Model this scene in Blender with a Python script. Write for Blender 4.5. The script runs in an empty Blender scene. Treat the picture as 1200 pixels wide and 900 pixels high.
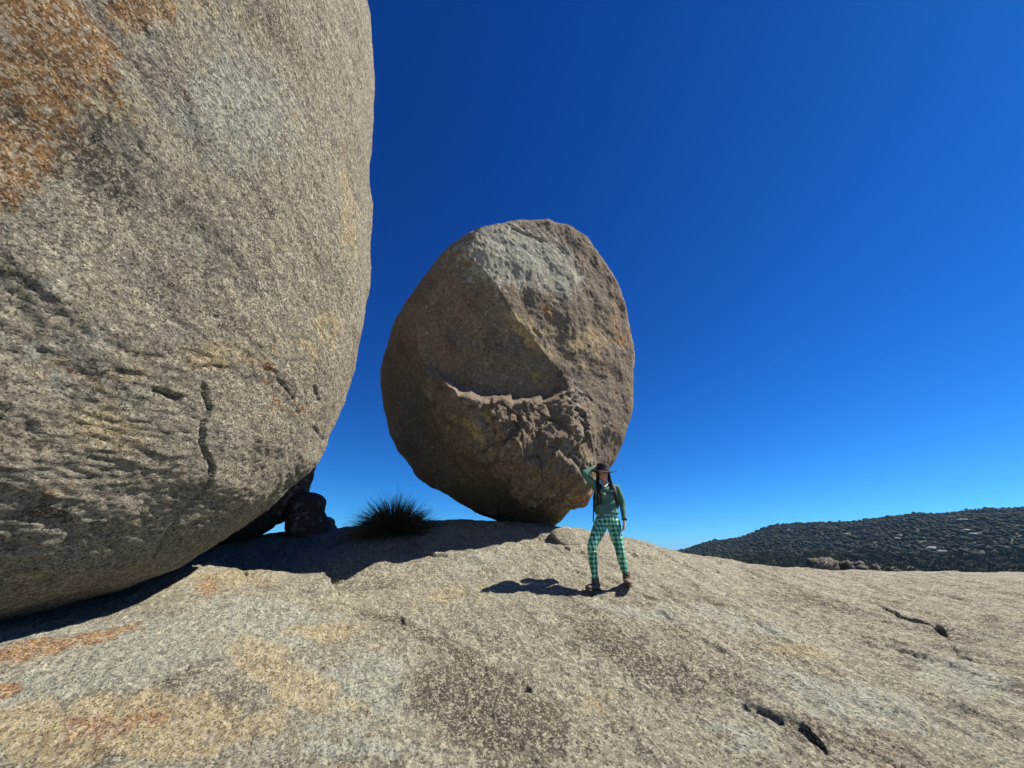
import bpy, math, random
import numpy as np
from mathutils import Vector, Matrix

C = bpy.context.scene.collection
D = bpy.data
rnd = random.Random(7)

# ------------------------------------------------------------------ camera
PITCH = math.atan(198 / 451)
SP, CP = math.sin(PITCH), math.cos(PITCH)
EYE = 1.58
cam_d = D.cameras.new('camera')
cam_d.sensor_width = 36
cam_d.lens = 36 * 451 / 1200
cam_d.clip_start = 0.05
cam_d.clip_end = 12000
cam = D.objects.new('camera', cam_d)
C.objects.link(cam)
cam.location = (0, 0, EYE)
cam.rotation_euler = (math.pi / 2 + PITCH, 0, 0)
bpy.context.scene.camera = cam

# ------------------------------------------------------------------ sun and sky
SUN_EL, SUN_AZ = math.radians(47), math.radians(84.5)      # azimuth clockwise from +Y
SUN = np.array([math.cos(SUN_EL) * math.sin(SUN_AZ), math.cos(SUN_EL) * math.cos(SUN_AZ), math.sin(SUN_EL)])
w = D.worlds.new('World')
bpy.context.scene.world = w
w.use_nodes = True
nt = w.node_tree
nt.nodes.clear()
sky = nt.nodes.new('ShaderNodeTexSky')
sky.sky_type = 'NISHITA'
sky.sun_disc = False
sky.sun_elevation = SUN_EL
sky.sun_rotation = SUN_AZ
sky.altitude = 1200
sky.air_density = 0.9
sky.dust_density = 0.15
sky.ozone_density = 3.5
# deep polarised blue of the photograph: the same response curve for the whole sky, one per channel
bg = nt.nodes.new('ShaderNodeBackground')
bg.inputs['Strength'].default_value = 0.065
sep = nt.nodes.new('ShaderNodeSeparateColor')
com = nt.nodes.new('ShaderNodeCombineColor')
nt.links.new(sky.outputs[0], sep.inputs[0])
for k, (gain, power) in enumerate(((1.45, 2.10), (2.0, 1.44), (2.42, 1.15))):
    a_ = nt.nodes.new('ShaderNodeMath'); a_.operation = 'MULTIPLY'; a_.inputs[1].default_value = 0.065
    b_ = nt.nodes.new('ShaderNodeMath'); b_.operation = 'POWER'; b_.inputs[1].default_value = power
    c_ = nt.nodes.new('ShaderNodeMath'); c_.operation = 'MULTIPLY'; c_.inputs[1].default_value = gain / 0.065 / 2 ** 1.08
    nt.links.new(sep.outputs[k], a_.inputs[0]); nt.links.new(a_.outputs[0], b_.inputs[0])
    nt.links.new(b_.outputs[0], c_.inputs[0]); nt.links.new(c_.outputs[0], com.inputs[k])
wo = nt.nodes.new('ShaderNodeOutputWorld')
nt.links.new(com.outputs[0], bg.inputs[0])
nt.links.new(bg.outputs[0], wo.inputs[0])
sl = D.lights.new('sun', 'SUN')
sl.energy = 5.0
sl.angle = math.radians(0.53)
sl.color = (1.0, 0.935, 0.82)
so = D.objects.new('sun', sl)
C.objects.link(so)
so.rotation_euler = Vector(SUN).to_track_quat('Z', 'Y').to_euler()
so.location = (20, 4, 25)
vs = bpy.context.scene.view_settings
vs.view_transform = 'Standard'
vs.look = 'None'
vs.gamma = 1
vs.exposure = 1.05

# ------------------------------------------------------------------ helpers
def ray(px, py):
    x, y = (px - 600) / 451, (450 - py) / 451
    return np.array([x, CP - SP * y, SP + CP * y])

def at(px, py, Y):
    """the point seen at photograph pixel (px, py) standing Y metres in front of the photographer"""
    r = ray(px, py)
    return np.array([0, 0, EYE]) + r * (Y / r[1])

def sstep(a, b, x):
    t = np.clip((x - a) / (b - a), 0, 1)
    return t * t * (3 - 2 * t)

_rs = np.random.RandomState(11)
_perm = _rs.permutation(4096).astype(np.int64)
_grad = _rs.normal(size=(4096, 3))
_grad /= np.linalg.norm(_grad, axis=1)[:, None]
_grad = _grad.astype(np.float32)

def _hash(ix, iy, iz):
    return _perm[(_perm[(_perm[ix & 4095] + iy) & 4095] + iz) & 4095]

def perlin(p):
    p = np.asarray(p, dtype=np.float64)
    i = np.floor(p).astype(np.int64)
    f = (p - i).astype(np.float32)
    u = f * f * f * (f * (f * 6 - 15) + 10)
    out = np.zeros(len(p), np.float32)
    for dx in (0, 1):
        wx = u[:, 0] if dx else 1 - u[:, 0]
        for dy in (0, 1):
            wy = u[:, 1] if dy else 1 - u[:, 1]
            for dz in (0, 1):
                wz = u[:, 2] if dz else 1 - u[:, 2]
                g = _grad[_hash(i[:, 0] + dx, i[:, 1] + dy, i[:, 2] + dz)]
                d = g[:, 0] * (f[:, 0] - dx) + g[:, 1] * (f[:, 1] - dy) + g[:, 2] * (f[:, 2] - dz)
                out += wx * wy * wz * d
    return out * 1.5

def fbm(p, octs=4, gain=0.5, lac=2.03):
    s, a, out = 1.0, 1.0, 0
    for k in range(octs):
        out = out + a * perlin(p * s + k * 17.3)
        a *= gain
        s *= lac
    return out

def ridged(p, octs=4, gain=0.5, lac=2.1):
    s, a, out = 1.0, 1.0, 0
    for k in range(octs):
        out = out + a * (1 - 2.2 * np.abs(perlin(p * s + k * 9.7)))
        a *= gain
        s *= lac
    return out

def shards(p, seed=0, tilt=1.0):
    """broken rock: each cell a flat facet with its own height and tilt"""
    p = np.asarray(p, float)
    i0 = np.floor(p).astype(np.int64)
    best = np.full(len(p), 1e9); out = np.zeros(len(p))
    for dx in (-1, 0, 1):
        for dy in (-1, 0, 1):
            for dz in (-1, 0, 1):
                c = i0 + np.array([dx, dy, dz])
                hsh = _hash(c[:, 0] + seed, c[:, 1], c[:, 2])
                g = _grad[hsh]
                off = p - (c + .5 + g * .45)
                d = (off ** 2).sum(1)
                m = d < best
                best[m] = d[m]
                g2 = _grad[(hsh * 7 + 13) & 4095]
                out[m] = ((off * g2).sum(1) * tilt + g2[:, 0] * .5)[m]
    return out

def mesh_np(name, verts, quads=None, tris=None, smooth=True):
    me = D.meshes.new(name)
    verts = np.ascontiguousarray(verts, dtype=np.float32)
    me.vertices.add(len(verts))
    me.vertices.foreach_set('co', verts.ravel())
    parts, starts, n = [], [], 0
    if quads is not None and len(quads):
        parts.append(np.asarray(quads).ravel())
        starts.append(np.arange(len(quads)) * 4)
        n = len(quads) * 4
    if tris is not None and len(tris):
        parts.append(np.asarray(tris).ravel())
        starts.append(n + np.arange(len(tris)) * 3)
    li = np.concatenate(parts).astype(np.int32)
    st = np.concatenate(starts).astype(np.int32)
    me.loops.add(len(li))
    me.loops.foreach_set('vertex_index', li)
    me.polygons.add(len(st))
    me.polygons.foreach_set('loop_start', st)
    me.update(calc_edges=True)
    me.validate()
    if smooth:
        me.polygons.foreach_set('use_smooth', np.ones(len(me.polygons), dtype=bool))
    return me

def link(name, me, m=None, parent=None):
    o = D.objects.new(name, me)
    C.objects.link(o)
    if m is not None and me is not None and not me.materials:
        me.materials.append(m)
    if parent is not None:
        o.parent = parent
    return o

def tag(o, label=None, cat=None, group=None, kind=None):
    if label: o['label'] = label
    if cat: o['category'] = cat
    if group: o['group'] = group
    if kind: o['kind'] = kind
    return o

def set_attr(me, name, arr):
    a = me.attributes.new(name, 'FLOAT_COLOR', 'POINT')
    a.data.foreach_set('color', np.ascontiguousarray(arr, dtype=np.float32).ravel())

# ------------------------------------------------------------------ materials
class NB:
    """small node builder"""
    def __init__(self, name):
        self.m = D.materials.new(name)
        self.m.use_nodes = True
        self.nt = self.m.node_tree
        self.b = self.nt.nodes['Principled BSDF']
    def n(self, t, **kw):
        nd = self.nt.nodes.new(t)
        for k, v in kw.items():
            if k.startswith('_'):
                setattr(nd, k[1:], v)
        return nd
    def l(self, a, b):
        self.nt.links.new(a, b)
    def val(self, nd, key, v):
        if hasattr(v, 'is_output'):
            self.l(v, nd.inputs[key])
        else:
            nd.inputs[key].default_value = v
    def pos(self):
        return self.n('ShaderNodeNewGeometry').outputs['Position']
    def mapping(self, v, rot=(0, 0, 0), scale=(1, 1, 1)):
        """turn the coordinates first, then stretch them along the turned axes"""
        a = self.n('ShaderNodeMapping'); self.l(v, a.inputs[0]); a.inputs['Rotation'].default_value = rot
        b = self.n('ShaderNodeMapping'); self.l(a.outputs[0], b.inputs[0]); b.inputs['Scale'].default_value = scale
        return b.outputs[0]
    def noise(self, v, scale, detail=6, rough=0.55, dist=0, lac=2.0):
        t = self.n('ShaderNodeTexNoise')
        self.l(v, t.inputs['Vector'])
        t.inputs['Scale'].default_value = scale
        t.inputs['Detail'].default_value = detail
        t.inputs['Roughness'].default_value = rough
        t.inputs['Distortion'].default_value = dist
        t.inputs['Lacunarity'].default_value = lac
        return t.outputs['Fac']
    def voro(self, v, scale, feature='F1', out='Distance', rand=1):
        t = self.n('ShaderNodeTexVoronoi', _feature=feature)
        self.l(v, t.inputs['Vector'])
        t.inputs['Scale'].default_value = scale
        t.inputs['Randomness'].default_value = rand
        return t.outputs[out]
    def math(self, op, a, b=0.0, c=0.0, clamp=False):
        t = self.n('ShaderNodeMath', _operation=op, _use_clamp=clamp)
        for k, v in enumerate((a, b, c)):
            self.val(t, k, v)
        return t.outputs[0]
    def step(self, v, a, b, lo=0.0, hi=1.0):
        t = self.n('ShaderNodeMapRange', _interpolation_type='SMOOTHSTEP')
        self.val(t, 0, v); self.val(t, 1, a); self.val(t, 2, b); self.val(t, 3, lo); self.val(t, 4, hi)
        return t.outputs[0]
    def mix(self, f, a, b, mode='MIX'):
        t = self.n('ShaderNodeMix', _data_type='RGBA', _blend_type=mode)
        self.val(t, 0, f)
        self.val(t, 6, a if hasattr(a, 'is_output') else (*a, 1))
        self.val(t, 7, b if hasattr(b, 'is_output') else (*b, 1))
        return t.outputs[2]
    def attr(self, name):
        a = self.n('ShaderNodeAttribute', _attribute_name=name)
        s = self.n('ShaderNodeSeparateColor')
        self.l(a.outputs['Color'], s.inputs[0])
        return s.outputs[0], s.outputs[1], s.outputs[2], a.outputs['Alpha']
    def bump(self, h, dist, strength=1.0, normal=None):
        t = self.n('ShaderNodeBump')
        self.l(h, t.inputs['Height'])
        t.inputs['Distance'].default_value = dist
        t.inputs['Strength'].default_value = strength
        if normal is not None:
            self.l(normal, t.inputs['Normal'])
        return t.outputs[0]
    def out(self, col, rough=0.9, normal=None, spec=0.2):
        self.val(self.b, 'Base Color', col if hasattr(col, 'is_output') else (*col, 1))
        self.val(self.b, 'Roughness', rough)
        self.b.inputs['Specular IOR Level'].default_value = spec
        if normal is not None:
            self.l(normal, self.b.inputs['Normal'])
        return self.m

def mask(nb, v, noisev, lo=0.44, hi=0.54, amt=1.0):
    """a painted-in-place patch whose edge is broken up by noise"""
    s = nb.math('ADD', v, nb.math('MULTIPLY', nb.math('SUBTRACT', noisev, 0.5), amt * 2))
    s = nb.math('MULTIPLY', s, nb.step(v, 0.0, 0.12))
    return nb.step(s, lo, hi)

def granite(name, tones, rot, stretch, grain=55, fleck=1.0, bumpy=0.02, pale=(0.50, 0.44, 0.36), stain=(0.30, 0.13, 0.035), band_amt=0.6):
    """weathered granite: big tonal drift, mineral flecks, coarse crystal relief; attribute pa = orange, lichen grey, dark, yellow"""
    nb = NB(name)
    P = nb.pos()
    Q = nb.mapping(P, rot, stretch)
    drift = nb.noise(P, 0.45, 5, 0.6, 0.4)
    mid = nb.noise(Q, 2.3, 8, 0.65, 0.3)
    fine = nb.noise(Q, 15, 9, 0.78)
    cell = nb.voro(P, grain, 'F1', 'Color')
    sc = nb.n('ShaderNodeSeparateColor'); nb.l(cell, sc.inputs[0])
    cell2 = nb.voro(P, grain * 0.42, 'F1', 'Color')
    sc2 = nb.n('ShaderNodeSeparateColor'); nb.l(cell2, sc2.inputs[0])
    c = nb.mix(nb.step(drift, 0.36, 0.64), tones[0], tones[1])
    c = nb.mix(nb.step(mid, 0.45, 0.68), c, tones[2])
    # weathering bands that follow the sheeting: rusty brown and bleached cream
    band = nb.noise(nb.mapping(P, rot, (stretch[0] * .55, stretch[1] * 1.3, stretch[2] * 1.3)), 1.15, 9, .68, .5)
    band2 = nb.noise(nb.mapping(P, rot, (stretch[0] * .6, stretch[1] * 1.3, stretch[2] * 1.3)), 2.6, 9, .7, .6)
    c = nb.mix(nb.math('MULTIPLY', nb.step(band, .50, .64), band_amt), c, tuple(v * k for v, k in zip(tones[2], (.62, .50, .46))))
    c = nb.mix(nb.math('MULTIPLY', nb.step(band2, .53, .66), band_amt * .8), c, tuple(min(.7, v * k) for v, k in zip(tones[1], (1.32, 1.30, 1.18))))
    o, g, d, y = nb.attr('pa')
    e = nb.noise(Q, 3.2, 9, 0.72)
    e2 = nb.noise(P, 6.5, 9, 0.75)
    c = nb.mix(nb.math('MULTIPLY', mask(nb, g, e2), 0.85), c, (0.45, 0.465, 0.40))
    c = nb.mix(nb.math('MULTIPLY', mask(nb, y, e, .38, .66, 1.1), 0.72), c, (0.58, 0.46, 0.23))
    c = nb.mix(nb.math('MULTIPLY', mask(nb, o, e), 0.92), c, nb.mix(nb.step(fine, .4, .6), stain, (0.44, 0.25, 0.09)))
    c = nb.mix(nb.math('MULTIPLY', mask(nb, d, e2, .40, .60, 1.0), 0.80), c, (0.085, 0.07, 0.055))
    # crusty lichen: sharp-edged pale rosettes of many sizes
    for sc_l, thr, colr in ((3.1, .80, (0.40, 0.405, 0.315)), (8.0, .76, (0.44, 0.43, 0.36)), (5.0, .84, (0.075, 0.068, 0.058))):
        wv_ = nb.n('ShaderNodeVectorMath', _operation='ADD')
        nz = nb.n('ShaderNodeTexNoise'); nb.l(P, nz.inputs['Vector']); nz.inputs['Scale'].default_value = sc_l * 4; nz.inputs['Detail'].default_value = 5
        vm = nb.n('ShaderNodeVectorMath', _operation='SCALE'); nb.l(nz.outputs['Color'], vm.inputs[0]); vm.inputs['Scale'].default_value = .9 / sc_l
        nb.l(P, wv_.inputs[0]); nb.l(vm.outputs[0], wv_.inputs[1])
        vo = nb.n('ShaderNodeTexVoronoi'); nb.l(wv_.outputs[0], vo.inputs['Vector']); vo.inputs['Scale'].default_value = sc_l
        vc = nb.n('ShaderNodeSeparateColor'); nb.l(vo.outputs['Color'], vc.inputs[0])
        rad = nb.step(vc.outputs[0], thr, 1.0, 0.0, 0.42)
        c = nb.mix(nb.math('MULTIPLY', nb.step(nb.math('SUBTRACT', rad, vo.outputs['Distance']), 0.0, 0.05), .62 * fleck), c, colr)
    # mineral flecks: black mica, pale feldspar, lichen dots
    c = nb.mix(nb.math('MULTIPLY', nb.step(sc.outputs[0], 0.74, 0.86), 0.75 * fleck), c, (0.045, 0.04, 0.035))
    c = nb.mix(nb.math('MULTIPLY', nb.step(sc.outputs[1], 0.68, 0.85), 0.65 * fleck), c, pale)
    c = nb.mix(nb.math('MULTIPLY', nb.step(sc2.outputs[0], 0.70, 0.9), 0.42 * fleck), c, pale)
    c = nb.mix(nb.math('MULTIPLY', nb.step(sc2.outputs[1], 0.75, 0.9), 0.45 * fleck), c, (0.07, 0.06, 0.05))
    c = nb.mix(nb.math('MULTIPLY', nb.step(fine, 0.56, 0.44), 0.38), c, (0.10, 0.085, 0.07))
    vein = nb.voro(nb.mapping(P, rot, tuple(0.7 * s for s in stretch)), 1.1, 'DISTANCE_TO_EDGE')
    hb = nb.math('ADD', nb.math('MULTIPLY', fine, 1.0), nb.math('MULTIPLY', nb.noise(P, 46, 6, 0.75), 0.6))
    hb = nb.math('ADD', hb, nb.math('MULTIPLY', nb.noise(Q, 5.5, 6, 0.6), 1.0))
    hb = nb.math('ADD', hb, nb.math('MULTIPLY', sc2.outputs[2], 0.10))
    nrm = nb.bump(hb, bumpy * 3.2, 1.0)
    return nb.out(c, 0.92, nrm, 0.15)

def simple(name, col, rough=0.8, var=0.3, scale=30, bump=0.002, spec=0.3):
    nb = NB(name)
    P = nb.pos()
    n = nb.noise(P, scale, 5, 0.6)
    c = nb.mix(nb.step(n, 0.35, 0.65), tuple(v * (1 - var) for v in col), tuple(min(1, v * (1 + var)) for v in col))
    return nb.out(c, rough, nb.bump(n, bump) if bump else None, spec)

R = math.radians
# foliation planes: turn so that the streak runs along local X, then squash X
M_ground = granite('ground_granite', [(0.345, 0.326, 0.258), (0.43, 0.402, 0.305), (0.245, 0.225, 0.186)], (0, 0, R(62)), (0.6, 1.15, 1.0), grain=95, bumpy=0.024, pale=(0.76, 0.70, 0.52), stain=(0.36, 0.13, 0.06), band_amt=.7)
M_big = granite('boulder_granite', [(0.35, 0.325, 0.265), (0.45, 0.408, 0.32), (0.315, 0.298, 0.255)], (R(13), 0, 0), (1, 0.72, 1.3), grain=85, bumpy=0.032, pale=(0.78, 0.71, 0.55))
M_bal = granite('balancing_granite', [(0.195, 0.155, 0.112), (0.24, 0.185, 0.135), (0.165, 0.142, 0.112)], (0, R(-48), 0), (0.8, 1.0, 1.2), grain=55, bumpy=0.014, pale=(0.36, 0.29, 0.21), fleck=0.8)
M_dark = granite('shaded_granite', [(0.065, 0.056, 0.046), (0.088, 0.075, 0.058), (0.055, 0.05, 0.043)], (0, 0, 0), (1, 1, 1), grain=40, bumpy=0.01, pale=(.13,.115,.10))  # shade darkened into the colour of rocks under the boulder; dark outcrop shares it

# ------------------------------------------------------------------ ground: one granite dome
ctrl = []
for (px, py, Y) in [(0,745,4.0),(120,714,4.8),(225,676,5.8),(300,700,5.2),(395,695,5.9),(240,664,6.2),(310,668,6.3),(370,676,6.5),
                    (480,655,7.0),(560,640,7.4),(610,619,8.0),(650,618,8.3),(520,611,9.3),(430,617,9.8),(340,625,9.8),
                    (690,688.5,5.75),(735,691.5,5.7),(740,640,7.9),(800,650,8.8),(860,660,9.8),(930,669,11.0),(1000,673,12.5),
                    (1100,673.5,13.5),(1200,673,14.5),(0,900,2.9),(300,900,3.0),(600,900,3.15),(900,900,3.3),(1200,900,3.4),
                    (1200,760,5.3),(1000,760,5.0),(800,760,4.5),(600,760,4.4),(400,780,4.0),(150,800,3.5),(1100,712,7.6),
                    (900,702,7.2),(0,820,3.3),(640,640,7.2),(560,690,5.6)]:
    ctrl.append(at(px, py, Y) - np.array([0, 0, EYE]))
ctrl = [tuple(c) for c in ctrl]
ctrl += [(0,0,-1.6),(0,-3,-1.9),(-3,0,-1.35),(3,0,-1.65),(-6.5,4,-.62),(-8,6.5,-.35),(-8,2,-.75),(-4,-3,-1.6),(6,-3,-2.1),
         (-4.2,7.9,-.05),(-2.6,7.6,.12),(-1.2,8.2,.32),
         (0,12,.25),(-4,13,.1),(4,13,-.7),(0,16,-.6),(5,17,-1.2),(10,19,-1.5),(8,14,-.85),(16,18.5,-1.2),(25,20,-1.9),(30,10,-1.8),(20,5,-1.5),(12,2,-1.55),
         (18,25,-1.75),(22,27,-2.1),(10,27,-2.4),(0,26,-3),(-15,25,-2.2),(-15,10,-.3),(-13,0,-.9),(30,30,-3.2)]
for k in range(16):
    a = k / 16 * 2 * math.pi
    ctrl.append((62 * math.sin(a), 62 * math.cos(a), -9.5))
    ctrl.append((92 * math.sin(a + .2), 92 * math.cos(a + .2), -19))
ctrl = np.array(ctrl)

def tps_fit(c, lam=0.01):
    n = len(c)
    d = np.hypot(c[:, None, 0] - c[None, :, 0], c[:, None, 1] - c[None, :, 1])
    K = np.where(d > 0, d * d * np.log(np.maximum(d, 1e-9)), 0) + lam * np.eye(n)
    Pm = np.c_[np.ones(n), c[:, :2]]
    A = np.block([[K, Pm], [Pm.T, np.zeros((3, 3))]])
    return np.linalg.solve(A, np.r_[c[:, 2], 0, 0, 0])
_tw = tps_fit(ctrl)

def ground_base(x, y):
    x = np.asarray(x, float); y = np.asarray(y, float)
    out = _tw[-3] + _tw[-2] * x + _tw[-1] * y
    for (cx, cy, _), wt in zip(ctrl, _tw[:-3]):
        d2 = (x - cx) ** 2 + (y - cy) ** 2
        out = out + wt * 0.5 * d2 * np.log(np.maximum(d2, 1e-12))
    return out + EYE

def hit(px, py, f=ground_base):
    r = ray(px, py)
    t = np.linspace(1.5, 22, 900)
    P = np.array([0, 0, EYE])[None] + r[None] * t[:, None]
    h = P[:, 2] - f(P[:, 0], P[:, 1])
    i = np.argmax(h < 0) if (h < 0).any() else len(t) - 1
    if i > 0 and h[i] < 0:
        s = h[i - 1] / (h[i - 1] - h[i])
        return P[i - 1] + (P[i] - P[i - 1]) * s
    return P[i]

def seg_field(x, y, pts):
    """distance to a polyline, signed side (left positive) and the place along it from 0 to 1"""
    best = np.full(x.shape, 1e9); side = np.zeros(x.shape); par = np.zeros(x.shape)
    n = len(pts) - 1
    for i in range(n):
        a, b = pts[i][:2], pts[i + 1][:2]
        d = b - a
        L = d @ d
        t = np.clip(((x - a[0]) * d[0] + (y - a[1]) * d[1]) / L, 0, 1)
        qx, qy = x - a[0] - t * d[0], y - a[1] - t * d[1]
        dd = np.hypot(qx, qy)
        m = dd < best
        best[m] = dd[m]
        side[m] = np.sign(d[0] * qy - d[1] * qx)[m]
        par[m] = ((i + t) / n)[m]
    return best, side, par

def pline(pix):
    return [hit(*p) for p in pix]

# cracks and lifted sheets seen in the slab: (photo pixels, depth, width, height of the step on the far side)
CRACKS = [
    ([(1012,703),(1042,715),(1060,725),(1080,735),(1098,743),(1108,752),(1117,765)], .075, .022, .05),
    ([(1117,765),(1128,777),(1150,784),(1195,788),(1230,800)], .03, .02, .02),
    ([(850,832),(880,840),(900,845),(922,858),(945,868),(965,885),(975,900)], .065, .019, .04),
    ([(400,702),(388,696),(384,690),(392,680),(402,672),(420,664)], .28, .05, .16),
    ([(736,650),(750,655),(768,660),(790,664)], .06, .025, .05),
    ([(470,655),(495,651),(520,656),(530,657)], .05, .02, .03),
    ([(284,669),(287,676)], .12, .03, .0),
    ([(840,705),(858,700),(870,699)], .06, .03, .03),
    ([(985,690),(1010,693),(1030,697)], .05, .03, .03),
    ([(835,712),(850,715)], .04, .02, .0),
    ([(700,727),(712,722),(730,728)], .03, .014, .01),
    ([(910,828),(920,834)], .03, .012, .0),
    ([(912,765),(926,776)], .03, .012, .0),
    ([(655,640),(668,648),(700,652),(730,650)], .05, .02, .03),
    ([(458,717),(470,735),(478,742)], .03, .012, .01),
    ([(745,700),(770,712),(800,716)], .025, .012, .015),
]
HOLES = [(616, 812, .035, .09), (1035, 750, .02, .03), (265, 728, .02, .03), (612, 805, .05, .04), (216, 788, .02, .03), (272, 767, .03, .04)]
CRK = [(pline(p), dp, wd, st) for p, dp, wd, st in CRACKS]
HOL = [(hit(a, b), r_, d_) for a, b, r_, d_ in HOLES]

def ground_z(x, y, detail=True):
    x = np.asarray(x, float).ravel(); y = np.asarray(y, float).ravel()
    z = ground_base(x, y)
    if not detail:
        return z
    r = np.hypot(x, y)
    near = 1 - sstep(18, 30, r)
    P = np.c_[x, y, z * 0.4]
    # long foliation runs down to the right across the slab
    ca, sa = math.cos(R(66)), math.sin(R(66))
    U = np.c_[(x * ca - y * sa) * 0.45, (x * sa + y * ca) * 1.2, z * 0.6]
    amp = 0.35 + 0.65 * sstep(-2.5, 2.5, x)
    z = z + 0.05 * fbm(P * 0.55, 3) * sstep(1, 6, r) + amp * 0.06 * fbm(U * 1.3 + 3, 4, 0.55)
    z = z + 0.018 * np.minimum(ridged(U * 2.6, 3), 0.9) * amp
    q = fbm(U * 0.7 + 40, 3)
    z = z + 0.024 * amp * (sstep(-.03, .03, q) + .6 * sstep(.27, .31, q) + .6 * sstep(-.33, -.29, q))   # sheet edges
    z = z + near * (0.012 * fbm(P * 6, 3, 0.6) + 0.007 * fbm(P * 22, 3, 0.65))
    wob = 0.05 * fbm(P * 3.1 + 8, 3)
    wob2 = 0.05 * fbm(P * 3.1 + 48, 3)
    for pts, dp, wd, st in CRK:
        a = np.array(pts)
        bx = (x > a[:, 0].min() - 1.3) & (x < a[:, 0].max() + 1.3) & (y > a[:, 1].min() - 1.3) & (y < a[:, 1].max() + 1.3)
        if not bx.any():
            continue
        d, s, t = seg_field(x[bx] + wob[bx], y[bx] + wob2[bx], pts)
        fade = sstep(0, .22, t) * sstep(1, .7, t)
        prof = np.exp(-(d / (wd * .55 * (0.35 + fade) * np.clip(1 + 6 * wob[bx], .55, 1.6))) ** 2)
        zz = -dp * prof * fade
        if st:
            zz = zz + st * fade * np.where(s > 0, np.exp(-(d / .38) ** 2) * sstep(0, .02, d), 0)
        z[bx] += zz
    for p, r_, d_ in HOL:
        d = np.hypot(x - p[0], y - p[1])
        z -= d_ * np.exp(-(d / r_) ** 2)
    # the hollow behind the front slab, its broken lip running under the shadow
    lip = pline([(226,664),(250,662),(285,668),(330,671),(350,678),(372,686),(388,690)])
    d, s, t = seg_field(x + wob * .8, y + wob2 * .8, lip)
    z = z - 0.34 * np.where(s > 0, sstep(0.01, 0.10, d) * np.exp(-(d / 1.1) ** 2), 0) * sstep(0, .1, t) * sstep(1.001, .95, t)
    return z

rr = np.concatenate([np.geomspace(0.15, 2.2, 40)[:-1], np.geomspace(2.2, 16, 560)[:-1], np.geomspace(16, 95, 60)])
th = np.concatenate([np.linspace(-R(66), R(66), 860), np.linspace(R(66), R(360 - 66), 120)[1:-1]])
TH, RR = np.meshgrid(th, rr)
gx, gy = (RR * np.sin(TH)).ravel(), (RR * np.cos(TH)).ravel()
gz = ground_z(gx, gy)
nt_, nr_ = len(th), len(rr)
ii, jj = np.meshgrid(np.arange(nr_ - 1), np.arange(nt_), indexing='ij')
j2 = (jj + 1) % nt_
quads = np.stack([ii * nt_ + jj, ii * nt_ + j2, (ii + 1) * nt_ + j2, (ii + 1) * nt_ + jj], -1).reshape(-1, 4)[:, ::-1]
gv = np.c_[gx, gy, gz]
gv = np.vstack([gv, [[0, 0, float(gz[:nt_].mean())]]])
cap = np.stack([np.full(nt_, len(gv) - 1), (np.arange(nt_) + 1) % nt_, np.arange(nt_)], -1)
g_me = mesh_np('ground', gv, quads, cap)

def blob(x, y, c, e1, e2):
    """soft ellipse on the slab: centre and two rim points given as photo pixels"""
    c, a, b = hit(*c), hit(*e1), hit(*e2)
    M = np.array([(a - c)[:2], (b - c)[:2]]).T
    q = np.linalg.solve(M, np.array([x - c[0], y - c[1]]))
    return np.clip(1.15 - np.hypot(q[0], q[1]) * 0.75, 0, 1)

X, Y_ = gv[:, 0], gv[:, 1]
red = np.maximum(blob(X, Y_, (70,757), (185,728), (80,766)), blob(X, Y_, (0,812), (30,806), (5,822)))
red = np.maximum(red, 0.75 * blob(X, Y_, (245,687), (262,680), (250,697)))
red = np.maximum(red, 0.5 * blob(X, Y_, (100,850), (240,830), (120,880)))
lich = np.maximum.reduce([blob(X, Y_, (170,770), (320,740), (200,800)), blob(X, Y_, (300,720), (400,730), (310,745)), blob(X, Y_, (420,810), (490,800), (420,870)), blob(X, Y_, (230,745), (380,740), (240,800)),
                          blob(X, Y_, (60,745), (200,720), (60,760)), 0.75 * blob(X, Y_, (430,880), (560,880), (430,900)),
                          0.8 * blob(X, Y_, (1000,830), (1150,860), (1010,880)), 0.7 * blob(X, Y_, (860,730), (980,770), (860,745)),
                          0.7 * blob(X, Y_, (560,660), (600,655), (540,680)), 0.7 * blob(X, Y_, (880,870), (940,880), (880,900)),
                          0.75 * blob(X, Y_, (1130,800), (1230,830), (1120,830)), 0.7 * blob(X, Y_, (750,720),(840,740),(750,735))])
yel = np.maximum.reduce([blob(X, Y_, (330,790), (420,840), (300,810)), blob(X, Y_, (150,850), (380,850), (150,900)), 0.8 * blob(X, Y_, (270,678), (330,680), (270,690)),
                         0.75 * blob(X, Y_, (380,745), (440,740), (380,760)), 0.6 * blob(X, Y_, (520,700), (600,690), (520,720)),
                         0.55 * blob(X, Y_, (950,770), (1080,790), (950,782)), 0.6 * blob(X, Y_, (30,860), (160,850), (20,900)),
                         0.5 * blob(X, Y_, (690,830), (760,800), (690,860)), 0.6 * blob(X, Y_, (860,650), (960,668), (800,655))])
dark = np.maximum.reduce([blob(X, Y_, (490,745), (600,810), (420,720)), blob(X, Y_, (570,830), (660,900), (490,850)), .8 * blob(X, Y_, (740,770), (900,850), (730,795)), .7 * blob(X, Y_, (960,715), (1120,740), (950,730)), 0.8 * blob(X, Y_, (1130,745), (1210,755), (1110,765)),
                          0.75 * blob(X, Y_, (960,875), (1010,900), (930,880)), 0.6 * blob(X, Y_, (430,690), (520,680), (420,705)),
                          0.5 * blob(X, Y_, (880,760), (960,790), (860,775)), 0.5 * blob(X, Y_, (850,800),(960,830),(840,830)),
                          0.55 * blob(X, Y_, (225,790), (290,770), (225,812))])
set_attr(g_me, 'pa', np.c_[red, lich, dark, yel])
ground = tag(link('ground', g_me, M_ground), 'weathered bare granite slab with cracks, lichen and orange stains', kind='structure')
del ground['label']

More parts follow.
